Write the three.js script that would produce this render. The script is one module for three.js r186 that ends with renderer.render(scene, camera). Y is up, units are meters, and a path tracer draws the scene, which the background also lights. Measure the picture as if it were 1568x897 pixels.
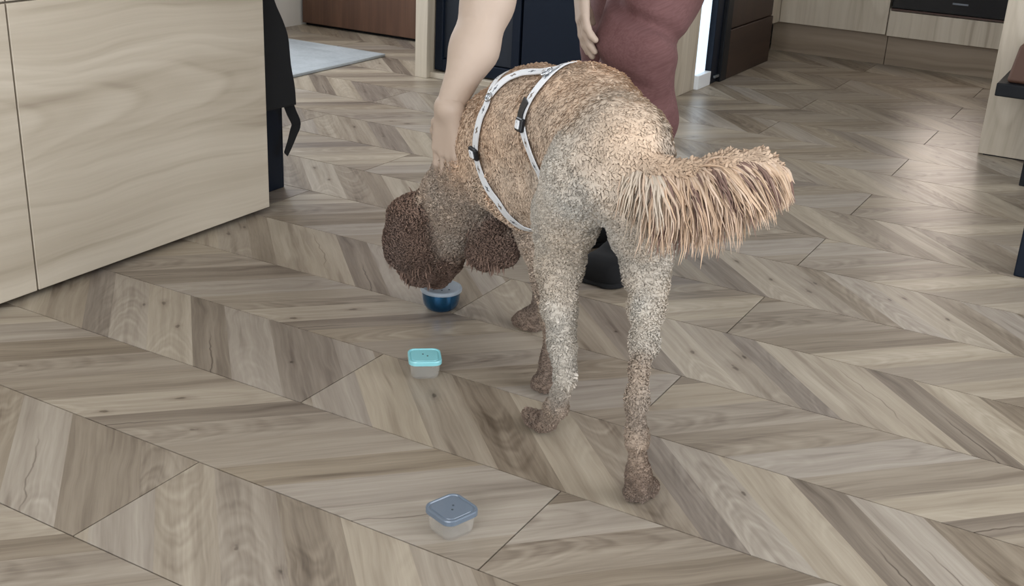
import * as THREE from 'three';
import { RoundedBoxGeometry } from 'three/addons/geometries/RoundedBoxGeometry.js';
import { mergeGeometries } from 'three/addons/utils/BufferGeometryUtils.js';
import { RectAreaLightUniformsLib } from 'three/addons/lights/RectAreaLightUniformsLib.js';

// ---------------------------------------------------------------- camera
const V = (x, y, z) => new THREE.Vector3(x, y, z);
const scene = new THREE.Scene();
const FOCAL = 1769.2, CX = 784, CY = 448.5, CAM_H = 0.945;
const PITCH = 0.38217, ROLL = 0.05047, YAW = 0.50248;
const camera = new THREE.PerspectiveCamera(2 * Math.atan(CY / FOCAL) * 180 / Math.PI, 1568 / 897, 0.05, 60);
const camBasis = new THREE.Matrix4()
  .multiply(new THREE.Matrix4().set(Math.cos(YAW), 0, Math.sin(YAW), 0, 0, 1, 0, 0, -Math.sin(YAW), 0, Math.cos(YAW), 0, 0, 0, 0, 1))
  .multiply(new THREE.Matrix4().makeRotationX(-PITCH))
  .multiply(new THREE.Matrix4().makeRotationZ(ROLL));
camera.position.set(0, CAM_H, 0);
camera.quaternion.setFromRotationMatrix(camBasis);
camera.updateMatrixWorld(true);
scene.add(camera);

const renderer = new THREE.WebGLRenderer({ antialias: true });
renderer.toneMapping = THREE.LinearToneMapping;
renderer.toneMappingExposure = 1.04;
renderer.shadowMap.enabled = true;
renderer.shadowMap.type = THREE.PCFSoftShadowMap;

// ---------------------------------------------------------------- daylight
scene.background = new THREE.Color(0.80, 0.90, 1.0);
RectAreaLightUniformsLib.init();
function windowLight(x, y, z, w, h, tx, ty, tz, intensity, color) {
  const l = new THREE.RectAreaLight(color, intensity, w, h);
  l.position.set(x, y, z); l.lookAt(tx, ty, tz); scene.add(l); return l;
}
// room box: x -3.735 .. 2.4, z -6.15 .. 2.4, height 2.6
const ROOM = { x0: -3.735, x1: 2.4, z0: -6.15, z1: 2.4, h: 2.6 };
const WIN_A = { x0: -1.6, x1: 1.4, y0: 0.9, y1: 2.35 };    // behind the camera
const WIN_D = { z0: -4.0, z1: -2.2, y0: 0.6, y1: 2.35 };    // in the left-hand wall, past the island end
const WIN_B = { z0: -3.4, z1: -0.6, y0: 0.7, y1: 2.35 };   // in the right-hand wall
windowLight(-0.1, 1.625, ROOM.z1 - 0.03, 3.0, 1.45, -0.1, 1.625, -5, 9.0, 0xf3f6fc);
windowLight(ROOM.x0 + 0.03, 1.475, -3.1, 1.8, 1.75, 5, 1.475, -3.1, 5.4, 0xf1f5fc);
windowLight(ROOM.x1 - 0.03, 1.525, -2.0, 2.8, 1.65, -5, 1.525, -2.0, 5.9, 0xf3f6fc);

// ---------------------------------------------------------------- helpers
function rng(seed) { let s = seed >>> 0; return () => { s = (s + 0x6D2B79F5) >>> 0; let t = s; t = Math.imul(t ^ (t >>> 15), t | 1); t ^= t + Math.imul(t ^ (t >>> 7), t | 61); return ((t ^ (t >>> 14)) >>> 0) / 4294967296; }; }
const rnd = rng(7);
const HASH = new Float32Array(65536); { const r = rng(99); for (let i = 0; i < 65536; i++) HASH[i] = r(); }
function vn(x, y) {                                        // value noise 2-D, 0..1
  const xi = Math.floor(x), yi = Math.floor(y); let fx = x - xi, fy = y - yi;
  fx = fx * fx * (3 - 2 * fx); fy = fy * fy * (3 - 2 * fy);
  const a = HASH[(xi & 255) | ((yi & 255) << 8)], b = HASH[((xi + 1) & 255) | ((yi & 255) << 8)];
  const c = HASH[(xi & 255) | (((yi + 1) & 255) << 8)], d = HASH[((xi + 1) & 255) | (((yi + 1) & 255) << 8)];
  return a + (b - a) * fx + (c - a) * fy + (a - b - c + d) * fx * fy;
}
const fbm = (x, y) => 0.55 * vn(x, y) + 0.3 * vn(x * 2.1 + 17, y * 2.1 + 5) + 0.15 * vn(x * 4.3 + 3, y * 4.3 + 41);
function vn3(x, y, z) { const k = Math.floor(z), f = z - k, g = f * f * (3 - 2 * f); return vn(x + k * 37.3, y + k * 11.7) * (1 - g) + vn(x + (k + 1) * 37.3, y + (k + 1) * 11.7) * g; }
const clamp = (x, a = 0, b = 1) => Math.min(b, Math.max(a, x));
const mix = (a, b, t) => a + (b - a) * t;
const sstep = (a, b, x) => { const t = clamp((x - a) / (b - a)); return t * t * (3 - 2 * t); };

function rayDir(u, v) { return V((u - CX) / FOCAL, -(v - CY) / FOCAL, -1).applyMatrix4(camBasis); }
function onY(u, v, y = 0) { const d = rayDir(u, v), t = (y - CAM_H) / d.y; return V(d.x * t, y, d.z * t); }
function atDist(u, v, dist) { const d = rayDir(u, v).normalize().multiplyScalar(dist); d.y += CAM_H; return d; }
function project(p) { const c = p.clone().sub(camera.position).applyMatrix4(new THREE.Matrix4().copy(camBasis).invert()); return [CX + FOCAL * c.x / -c.z, CY - FOCAL * c.y / -c.z]; }

const names = {};
function numbered(n) { if (!(n in names)) { names[n] = 0; return n; } names[n]++; return n + '_' + String(names[n]).padStart(3, '0'); }
function thing(name, label, category, [x, y, z] = [0, 0, 0], group) {
  const o = new THREE.Group(); o.name = numbered(name); o.position.set(x, y, z);
  o.userData = { label, category }; if (group) o.userData.group = group;
  scene.add(o); return o;
}
function mesh(name, geo, mat, parent) {                    // geometry is given in world metres
  const m = new THREE.Mesh(geo, mat); m.name = name; m.castShadow = m.receiveShadow = true;
  if (parent) {
    let ox = 0, oy = 0, oz = 0, p = parent; while (p && p !== scene) { ox += p.position.x; oy += p.position.y; oz += p.position.z; p = p.parent; }
    m.position.set(-ox, -oy, -oz); parent.add(m);
  } else scene.add(m);
  return m;
}
function structure(name, geo, mat, label) { const m = mesh(name, geo, mat); m.userData = { kind: 'structure', label, category: name.split('_')[0] }; return m; }
function boxUV(g, grain = 'y', off = [0, 0]) {             // uv in metres: v runs along the grain
  const p = g.attributes.position, n = g.attributes.normal, uv = new Float32Array(p.count * 2);
  for (let i = 0; i < p.count; i++) {
    const c = { x: p.getX(i), y: p.getY(i), z: p.getZ(i) }, a = { x: Math.abs(n.getX(i)), y: Math.abs(n.getY(i)), z: Math.abs(n.getZ(i)) };
    const ax = a.x >= a.y && a.x >= a.z ? 'x' : a.y >= a.z ? 'y' : 'z';
    const others = ['x', 'y', 'z'].filter(k => k !== ax);
    let along = grain, across;
    if (grain === ax) { along = others[1]; across = others[0]; } else across = others.find(k => k !== grain);
    uv[2 * i] = c[across] + off[0]; uv[2 * i + 1] = c[along] + off[1];
  }
  g.setAttribute('uv', new THREE.BufferAttribute(uv, 2)); return g;
}
function boxG(x0, x1, y0, y1, z0, z1, bevel = 0, grain = 'y', off) {
  const w = Math.abs(x1 - x0), h = Math.abs(y1 - y0), d = Math.abs(z1 - z0);
  let g = bevel ? new RoundedBoxGeometry(w, h, d, 2, Math.min(bevel, w / 2.01, h / 2.01, d / 2.01)) : new THREE.BoxGeometry(w, h, d);
  g.translate((x0 + x1) / 2, (y0 + y1) / 2, (z0 + z1) / 2);
  return boxUV(g, grain, off);
}
function merged(list) { return mergeGeometries(list.map(g => (g.index ? g.toNonIndexed() : g)).map(g => { for (const k of Object.keys(g.attributes)) if (!['position', 'normal', 'uv'].includes(k)) g.deleteAttribute(k); return g; })); }
function tube(points, r, seg = 24, radial = 8, closed = false) { return new THREE.TubeGeometry(new THREE.CatmullRomCurve3(points, closed), seg, r, radial, closed); }
// flat strap: rectangle swept along points, with its flat side along normals
function strapG(points, normals, width, thick, closed) {
  const n = points.length, P = [], N = [], UV = [], I = []; let len = 0;
  const count = closed ? n + 1 : n;
  for (let i = 0; i < count; i++) {
    const k = i % n, p = points[k], a = points[(k - 1 + n) % n], b = points[(k + 1) % n];
    const t = closed ? b.clone().sub(a) : points[Math.min(k + 1, n - 1)].clone().sub(points[Math.max(k - 1, 0)]); t.normalize();
    const nn = normals[k].clone(); nn.addScaledVector(t, -nn.dot(t)).normalize();
    const s = t.clone().cross(nn).normalize();
    if (i) len += p.distanceTo(points[(i - 1) % n]);
    const q = [[-1, 0], [1, 0], [1, 1], [-1, 1]].map(([a1, b1]) => p.clone().addScaledVector(s, a1 * width / 2).addScaledVector(nn, b1 * thick));
    const faces = [[q[3], q[2], nn, 0, 1], [q[1], q[0], nn.clone().negate(), 0, 1], [q[2], q[1], s, 0.98, 1], [q[0], q[3], s.clone().negate(), 0, 0.02]];
    for (const [A, B, m, u0, u1] of faces) { P.push(...A.toArray(), ...B.toArray()); N.push(...m.toArray(), ...m.toArray()); UV.push(u0, len / width, u1, len / width); }
  }
  for (let i = 0; i < count - 1; i++) for (let f = 0; f < 4; f++) { const a = i * 8 + f * 2, b = a + 8; I.push(a, a + 1, b, b, a + 1, b + 1); }
  if (!closed) { const e = (count - 1) * 8; I.push(0, 2, 1, 0, 3, 2, e, e + 1, e + 2, e, e + 2, e + 3); }
  const g = new THREE.BufferGeometry(); g.setAttribute('position', new THREE.Float32BufferAttribute(P, 3)); g.setAttribute('normal', new THREE.Float32BufferAttribute(N, 3)); g.setAttribute('uv', new THREE.Float32BufferAttribute(UV, 2)); g.setIndex(I); return g;
}
function dataTex(w, h, fn, srgb = true) {
  const d = new Uint8Array(w * h * 4);
  for (let y = 0; y < h; y++) for (let x = 0; x < w; x++) { const c = fn(x, y), i = (y * w + x) * 4; d[i] = clamp(c[0], 0, 255); d[i + 1] = clamp(c[1], 0, 255); d[i + 2] = clamp(c[2], 0, 255); d[i + 3] = 255; }
  const t = new THREE.DataTexture(d, w, h); t.wrapS = t.wrapT = THREE.RepeatWrapping; t.magFilter = THREE.LinearFilter; t.minFilter = THREE.LinearMipmapLinearFilter; t.generateMipmaps = true;
  if (srgb) t.colorSpace = THREE.SRGBColorSpace; t.needsUpdate = true; return t;
}
const std = (o) => new THREE.MeshStandardMaterial(o);

// ---- signed-distance bodies, meshed with surface nets
class Field {
  constructor(min, max, cell, k) {
    this.o = min; this.c = cell; this.k = k; this.n = [0, 1, 2].map(i => Math.ceil((max.getComponent(i) - min.getComponent(i)) / cell) + 1);
    this.f = new Float32Array(this.n[0] * this.n[1] * this.n[2]).fill(1); this.bones = [];
  }
  bone(a, ra, b, rb, k = this.k, tag) {
    this.bones.push({ a, ra, b, rb, tag });
    const [nx, ny, nz] = this.n, c = this.c, o = this.o, R = Math.max(ra, rb) + 2 * k + 3 * c;
    const lo = [], hi = [];
    for (let i = 0; i < 3; i++) { const A = a.getComponent(i), B = b.getComponent(i), O = o.getComponent(i); lo[i] = Math.max(0, Math.floor((Math.min(A, B) - R - O) / c)); hi[i] = Math.min(this.n[i] - 1, Math.ceil((Math.max(A, B) + R - O) / c)); }
    const bx = b.x - a.x, by = b.y - a.y, bz = b.z - a.z, L = bx * bx + by * by + bz * bz || 1e-9;
    for (let z = lo[2]; z <= hi[2]; z++) for (let y = lo[1]; y <= hi[1]; y++) for (let x = lo[0]; x <= hi[0]; x++) {
      const px = o.x + x * c - a.x, py = o.y + y * c - a.y, pz = o.z + z * c - a.z;
      let t = (px * bx + py * by + pz * bz) / L; t = t < 0 ? 0 : t > 1 ? 1 : t;
      const dx = px - bx * t, dy = py - by * t, dz = pz - bz * t;
      const d = Math.sqrt(dx * dx + dy * dy + dz * dz) - (ra + (rb - ra) * t), i = x + nx * (y + ny * z), e = this.f[i];
      const h = clamp(0.5 + 0.5 * (e - d) / k); this.f[i] = e + (d - e) * h - k * h * (1 - h);
    }
    return this;
  }
  chain(list, k, tag) { for (let i = 0; i + 1 < list.length; i++) this.bone(list[i][0], list[i][1], list[i + 1][0], list[i + 1][1], k, tag); return this; }
  floorCut(y0) { const [nx, ny, nz] = this.n; for (let z = 0; z < nz; z++) for (let y = 0; y < ny; y++) { const d = y0 - (this.o.y + y * this.c); if (d > -0.1) for (let x = 0; x < nx; x++) { const i = x + nx * (y + ny * z); if (d > this.f[i]) this.f[i] = d; } } return this; }
  noise(fn) { const [nx, ny, nz] = this.n; for (let z = 0; z < nz; z++) for (let y = 0; y < ny; y++) for (let x = 0; x < nx; x++) { const i = x + nx * (y + ny * z); if (Math.abs(this.f[i]) < 0.04) this.f[i] += fn(this.o.x + x * this.c, this.o.y + y * this.c, this.o.z + z * this.c); } return this; }
  at(p) {
    const [nx, ny, nz] = this.n, gx = (p.x - this.o.x) / this.c, gy = (p.y - this.o.y) / this.c, gz = (p.z - this.o.z) / this.c;
    const x = Math.floor(gx), y = Math.floor(gy), z = Math.floor(gz); if (x < 0 || y < 0 || z < 0 || x >= nx - 1 || y >= ny - 1 || z >= nz - 1) return 1;
    const fx = gx - x, fy = gy - y, fz = gz - z, f = this.f, i = x + nx * (y + ny * z), sy = nx, sz = nx * ny;
    const l = (a, b, t) => a + (b - a) * t;
    return l(l(l(f[i], f[i + 1], fx), l(f[i + sy], f[i + sy + 1], fx), fy), l(l(f[i + sz], f[i + sz + 1], fx), l(f[i + sz + sy], f[i + sz + sy + 1], fx), fy), fz);
  }
  grad(p, e = this.c) { return V(this.at(V(p.x + e, p.y, p.z)) - this.at(V(p.x - e, p.y, p.z)), this.at(V(p.x, p.y + e, p.z)) - this.at(V(p.x, p.y - e, p.z)), this.at(V(p.x, p.y, p.z + e)) - this.at(V(p.x, p.y, p.z - e))).normalize(); }
  march(o, d, t0, t1) { let prev = t0; for (let t = t0; t < t1; t += this.c * 0.5) { const p = o.clone().addScaledVector(d, t); if (this.at(p) < 0) { let a = prev, b = t; for (let i = 0; i < 10; i++) { const m = (a + b) / 2; if (this.at(o.clone().addScaledVector(d, m)) < 0) b = m; else a = m; } return o.clone().addScaledVector(d, b); } prev = t; } return null; }
  outward(o, d, max = 0.4) { let last = 0; for (let t = 0; t < max; t += this.c * 0.5) { if (this.at(o.clone().addScaledVector(d, t)) < 0) last = t; else if (t - last > 0.03) break; } return o.clone().addScaledVector(d, last); }
  geometry() {
    const [nx, ny, nz] = this.n, f = this.f, c = this.c, o = this.o, idx = new Int32Array(f.length).fill(-1), P = [], I = [];
    const off = [0, 1, nx, nx + 1, nx * ny, nx * ny + 1, nx * ny + nx, nx * ny + nx + 1];
    const E = [[0, 1], [2, 3], [4, 5], [6, 7], [0, 2], [1, 3], [4, 6], [5, 7], [0, 4], [1, 5], [2, 6], [3, 7]];
    for (let z = 0; z < nz - 1; z++) for (let y = 0; y < ny - 1; y++) for (let x = 0; x < nx - 1; x++) {
      const i = x + nx * (y + ny * z); let m = 0; for (let k = 0; k < 8; k++) if (f[i + off[k]] < 0) m |= 1 << k;
      if (m === 0 || m === 255) continue;
      let sx = 0, sy = 0, sz = 0, n = 0;
      for (const [a, b] of E) { const A = f[i + off[a]], B = f[i + off[b]]; if ((A < 0) === (B < 0)) continue; const t = A / (A - B); n++; sx += (a & 1) + ((b & 1) - (a & 1)) * t; sy += ((a >> 1) & 1) + (((b >> 1) & 1) - ((a >> 1) & 1)) * t; sz += (a >> 2) + ((b >> 2) - (a >> 2)) * t; }
      idx[i] = P.length / 3; P.push(o.x + (x + sx / n) * c, o.y + (y + sy / n) * c, o.z + (z + sz / n) * c);
    }
    const quad = (a, b, d, e, flip) => { if (flip) I.push(a, d, b, b, d, e); else I.push(a, b, d, b, e, d); };
    for (let z = 1; z < nz - 1; z++) for (let y = 1; y < ny - 1; y++) for (let x = 1; x < nx - 1; x++) {
      const i = x + nx * (y + ny * z), s = f[i] < 0;
      if (s !== (f[i + 1] < 0)) quad(idx[i - nx - nx * ny], idx[i - nx * ny], idx[i - nx], idx[i], !s);
      if (s !== (f[i + nx] < 0)) quad(idx[i - 1 - nx * ny], idx[i - 1], idx[i - nx * ny], idx[i], !s);
      if (s !== (f[i + nx * ny] < 0)) quad(idx[i - 1 - nx], idx[i - nx], idx[i - 1], idx[i], !s);
    }
    const g = new THREE.BufferGeometry(); g.setAttribute('position', new THREE.Float32BufferAttribute(P, 3)); g.setIndex(I); g.computeVertexNormals();
    g.setAttribute('uv', new THREE.Float32BufferAttribute(new Float32Array(P.length / 3 * 2), 2));
    const uv = g.attributes.uv; for (let k = 0; k < uv.count; k++) uv.setXY(k, P[3 * k] + P[3 * k + 2] * 0.6, P[3 * k + 1] + P[3 * k + 2] * 0.4);
    return g;
  }
}

// ---------------------------------------------------------------- wood print of the floor: 12 x 3 strips
const CELLX = 12, CELLY = 3, AT = 2040, CW = AT / CELLX, CH = AT / CELLY, CELL_W = 0.122, CELL_L = 0.488;
const ramp = (t) => { t = clamp(t); const s = [[68, 58, 49], [105, 94, 82], [136, 125, 111], [161, 151, 136], [184, 175, 161]], x = t * 4, i = Math.min(3, Math.floor(x)), f = x - i; return [0, 1, 2].map(k => mix(s[i][k], s[i + 1][k], f)); };
const cellInfo = []; { const r = rng(21); for (let i = 0; i < CELLX * CELLY; i++) { const row = Math.floor(i / CELLX); cellInfo.push({ tone: [0.455, 0.58, 0.70][row] + (r() - 0.5) * 0.1, cath: r() < 0.5, c0: 0.02 + 0.08 * r(), knots: Array.from({ length: Math.floor(r() * r() * 2.9) }, () => [0.015 + r() * 0.09, 0.05 + r() * 0.38, 0.002 + r() * 0.004, 1 + r() * 2.2]), crack: r() < 0.14 ? 0.03 + 0.06 * r() : -1, crackA: 0.1 + 0.2 * r(), dir: r() < 0.5 ? -1 : 1, s: r() * 200, warm: r() }); } }
function floorPixel(x, y) {
  const ci = Math.min(CELLX - 1, Math.floor(x / CW)), cj = Math.min(CELLY - 1, Math.floor(y / CH)), C = cellInfo[ci + cj * CELLX];
  let c = (x - ci * CW) / CW * CELL_W, a = (y - cj * CH) / CH * CELL_L;
  let dark = 0;
  const wob = (fbm(a * 7 + C.s, C.s * 1.7 + c * 12) - 0.5) * 0.016; let cc = c + wob;
  for (const [kc, ka, kr, st] of C.knots) { const dx = (c - kc), dy = (a - ka) / st, q = Math.sqrt(dx * dx + dy * dy), w = Math.exp(-(q * q) / (kr * kr * 9)); cc += dx / (Math.abs(dx) + kr * 0.6) * w * kr * 1.2; const e = q / kr + (vn(x * 0.12, y * 0.12) - 0.5) * 0.9; dark += 0.34 * sstep(1.15, 0.35, e) + 0.12 * sstep(3.6, 0.8, e); }
  let t = C.tone + (fbm(cc * 46 + C.s, a * 2.2) - 0.5) * 0.36 + (fbm(cc * 320 + C.s, a * 9) - 0.5) * 0.20 + (vn(cc * 1100, a * 38 + C.s) - 0.5) * 0.05;
  if (C.cath) { const q = (cc - C.c0) / 0.028, ph = a * C.dir * 46 - q * q * 2.3 + (fbm(cc * 40, a * 12 + C.s) - 0.5) * 3.0; const amp = Math.exp(-q * q * 0.5) * sstep(0.25, 0.6, fbm(a * 4 + C.s, 3.3)); t += (Math.sin(ph * 1.9) * 0.5 + Math.sin(ph * 4.1) * 0.3 - 0.5 * Math.pow(0.5 + 0.5 * Math.sin(ph * 1.9 + 1), 6)) * 0.14 * amp; }
  if (C.crack > 0) { const d = Math.abs(c - C.crack - (fbm(a * 22, C.s) - 0.5) * 0.02), w = sstep(0.16, 0.05, Math.abs(a - C.crackA - 0.1)); dark += 0.34 * w * sstep(0.0018, 0.0004, d); }
  dark += 0.16 * sstep(0.62, 0.86, fbm(cc * 60 + 50 + C.s, a * 5 + 9));
  t -= dark; const col = ramp(t), wm = (C.warm - 0.5) * 7;
  return [col[0] + wm * 0.4, col[1], col[2] - wm];
}
const floorMap = dataTex(AT, AT, floorPixel);
const floorRough = dataTex(512, 512, (x, y) => { const v = 96 + 46 * fbm(x / 14, y / 60) + 22 * vn(x / 3, y / 10); return [v, v, v]; }, false);
const floorMat = std({ map: floorMap, roughness: 0.72, roughnessMap: floorRough, bumpMap: floorRough, bumpScale: 0.00025 });
floorRough.repeat.set(6, 2);

// cabinet wood: pale ash-look laminate, uv in metres, 1.6 m square
const woodPixel = (x, y, N) => {
  const c = x / N * 1.6, a = y / N * 1.6; let t = 0.66;
  const cc = c + (fbm(a * 1.3, c * 2.4 + 3) - 0.5) * 0.13 + (fbm(a * 4, c * 7 + 30) - 0.5) * 0.02;
  t += (fbm(cc * 16, a * 0.8) - 0.5) * 0.36 + (fbm(cc * 90, a * 2.4) - 0.5) * 0.16 + (vn(cc * 420, a * 9) - 0.5) * 0.06;
  for (const [c0, a0, w, s] of [[0.47, 0.5, 0.05, 6], [1.1, 0.4, 0.05, 6], [0.85, 1.3, 0.045, 8]]) { const q = (cc - c0) / w, ph = (a - a0) * s - q * q * 0.8 + (fbm(c * 9, a * 3) - 0.5) * 1.2; t += (Math.sin(ph * 4.2) * 0.07 - 0.15 * Math.pow(0.5 + 0.5 * Math.sin(ph * 4.2 + 1.2), 8)) * Math.exp(-q * q * 0.30) * Math.exp(-Math.pow((a - a0) / 0.7, 2)); }
  t -= 0.16 * sstep(0.58, 0.8, fbm(cc * 24 + 9, a * 0.9 + 4)) + 0.10 * sstep(0.72, 0.9, vn(cc * 60 + 3, a * 1.6 + 4));
  return t;
};
const woodRamp = (t) => { t = clamp(t); const s = [[112, 100, 86], [150, 138, 121], [179, 168, 150], [197, 187, 170], [210, 201, 186]], x = t * 4, i = Math.min(3, Math.floor(x)), f = x - i; return [0, 1, 2].map(k => mix(s[i][k], s[i + 1][k], f)); };
const woodMap = dataTex(1024, 1024, (x, y) => woodRamp(woodPixel(x, y, 1024)));
woodMap.repeat.set(1 / 1.6, 1 / 1.6); woodMap.wrapS = woodMap.wrapT = THREE.MirroredRepeatWrapping;
const woodMat = std({ map: woodMap, roughness: 0.5 });
const brownMap = dataTex(512, 512, (x, y) => { const c = x / 512, a = y / 512, t = 0.5 + (fbm(c * 26, a * 1.6) - 0.5) * 0.7 + (vn(c * 190, a * 8) - 0.5) * 0.16; return [mix(66, 116, t), mix(45, 84, t), mix(35, 64, t)]; });
const brownMat = std({ map: brownMap, roughness: 0.5 }), shadedBrownMat = std({ map: brownMap, roughness: 0.5, color: 0x8f8c8a });  // second copy of the brown print has shade painted into its colour
const whiteWall = std({ color: 0xd9d8d4, roughness: 0.9 });
const blackMat = new THREE.MeshPhysicalMaterial({ color: 0x101318, roughness: 0.5, specularIntensity: 0.5 });
const navyMat = new THREE.MeshPhysicalMaterial({ color: 0x0e1724, roughness: 0.5, specularIntensity: 0.4 });
const blackCloth = std({ color: 0x0d0f12, roughness: 0.95 });

// ---------------------------------------------------------------- floor: chevron laminate, every slat a piece
{
  const floor = new THREE.Group(); floor.name = 'floor'; floor.userData = { kind: 'structure', label: 'beige chevron-patterned wood laminate floor', category: 'floor' }; scene.add(floor);
  mesh('subfloor', boxG(ROOM.x0 - 0.2, ROOM.x1 + 0.2, -0.12, -0.006, ROOM.z0 - 0.2, ROOM.z1 + 0.2), std({ color: 0x2a211a, roughness: 0.95 }), floor);
  const W = 0.246, L = 1.292, S0 = -0.9044, TH = 0.007, G = 0.0012, h = 0.945;
  const offs = [-0.36, -0.23, -0.097, 0.033, 0.164, 0.293, 0.42, 0.53, 0.607, 0.714, 0.84, 0.94, 1.066, 1.236, 1.34, 1.45, 1.58].map(v => v * h);
  const tonesP = [1, 1, 2, 1, 0, 2, 1, 0, 2, 2, 0, 2, 0, 1, 1, 1], tonesQ = [0, 2, 1, 0, 2, 1, 2, 0, 1, 1, 0, 1, 2, 1, 1, 0];
  const clip = (poly, nx, nz, d) => { const out = []; for (let i = 0; i < poly.length; i++) { const a = poly[i], b = poly[(i + 1) % poly.length], da = a[0] * nx + a[1] * nz - d, db = b[0] * nx + b[1] * nz - d; if (da <= 0) out.push(a); if ((da < 0 && db > 0) || (da > 0 && db < 0)) { const t = da / (da - db); out.push([a[0] + (b[0] - a[0]) * t, a[1] + (b[1] - a[1]) * t]); } } return out; };
  const r = rng(5), pieces = [];
  for (let k = -22; k <= 14; k++) {                                   // strip k lies between far seam S0+W*(k-1) and near seam S0+W*k
    const zn = S0 + W * k, zf = zn - W, P = ((k % 2) + 2) % 2 === 0;  // P: slats lean one way, else the other
    if (zn < ROOM.z0 || zf > ROOM.z1) continue;
    const j0 = P ? -1.1765 : -0.6634;
    for (let b = -4; b <= 4; b++) {
      const x0 = j0 + b * L, x1 = x0 + L; if (x1 < ROOM.x0 - 0.1 || x0 > ROOM.x1 + 0.1) continue;
      for (let i = 0; i + 1 < offs.length; i++) {
        const a = x0 + offs[i] + (P ? 0 : 0.02), c = x0 + offs[i + 1] + (P ? 0 : 0.02);
        let poly = P ? [[a, zf], [c, zf], [c + W, zn], [a + W, zn]] : [[a + W, zf], [c + W, zf], [c, zn], [a, zn]];
        poly = clip(poly, 1, 0, x1 - G); poly = clip(poly, -1, 0, -(x0 + G)); poly = clip(poly, 0, 1, zn - G); poly = clip(poly, 0, -1, -(zf + G));
        if (poly.length < 3) continue;
        let ar = 0; for (let q = 0; q < poly.length; q++) { const A = poly[q], B = poly[(q + 1) % poly.length]; ar += A[0] * B[1] - A[1] * B[0]; }
        if (Math.abs(ar) < 2e-4) continue;
        const row = (P ? tonesP : tonesQ)[i], cell = Math.floor(((i * 5 + (P ? 0 : 7) + Math.floor(r() * 3) * 4) % CELLX)) + CELLX * (r() < 0.08 ? Math.floor(r() * 3) : row);
        // grain axes
        const gx = Math.SQRT1_2, gz = P ? Math.SQRT1_2 : -Math.SQRT1_2, ox = P ? a : a + W, oz = zf;
        const U = [], posn = [];
        const cu = (cell % CELLX) / CELLX, cv = Math.floor(cell / CELLX) / CELLY;
        for (const [x, z] of poly) { const dx = x - ox, dz = z - oz, along = P ? dx * gx + dz * gz : -dx * gx - dz * gz, across = Math.abs(P ? dx * gz - dz * gx : dx * -gz + dz * gx); posn.push([x, z]); U.push([cu + clamp(across / CELL_W, 0.012, 0.988) / CELLX, cv + clamp((along + 0.02 + 0.0) / CELL_L, 0.012, 0.988) / CELLY]); }
        const cxp = poly.reduce((s, p) => s + p[0], 0) / poly.length, czp = poly.reduce((s, p) => s + p[1], 0) / poly.length;
        let size = 0; if (czp < -0.55) { const [u, v] = project(V(cxp, 0, czp)); if (u > -90 && u < 1658 && v > -20 && v < 980) size = Math.abs(ar) / (cxp * cxp + czp * czp + 0.9); }
        const g = new THREE.BufferGeometry(), pp = [], nn = [], uu = [], n = posn.length;
        let cwise = ar > 0; const o = cwise ? posn.map((_, q) => n - 1 - q) : posn.map((_, q) => q);
        for (let q = 1; q + 1 < n; q++) for (const w of [o[0], o[q], o[q + 1]]) { pp.push(posn[w][0], 0, posn[w][1]); nn.push(0, 1, 0); uu.push(...U[w]); }
        for (let q = 0; q < n; q++) { const A = o[q], B = o[(q + 1) % n], ex = posn[B][0] - posn[A][0], ez = posn[B][1] - posn[A][1], l = Math.hypot(ex, ez) || 1, N = [-ez / l, 0, ex / l]; for (const [w, y] of [[A, 0], [A, -TH], [B, 0], [B, 0], [A, -TH], [B, -TH]]) { pp.push(posn[w][0], y, posn[w][1]); nn.push(...N); uu.push(...U[w]); } }
        g.setAttribute('position', new THREE.Float32BufferAttribute(pp, 3)); g.setAttribute('normal', new THREE.Float32BufferAttribute(nn, 3)); g.setAttribute('uv', new THREE.Float32BufferAttribute(uu, 2));
        pieces.push({ g, size });
      }
    }
  }
  pieces.sort((a, b) => b.size - a.size);
  pieces.slice(0, 300).forEach((p) => mesh('plank', p.g, floorMat, floor));
  const rest = mesh('plank_field', mergeGeometries(pieces.slice(300).map(p => p.g)), floorMat, floor); rest.userData = { kind: 'stuff' };
}

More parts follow.
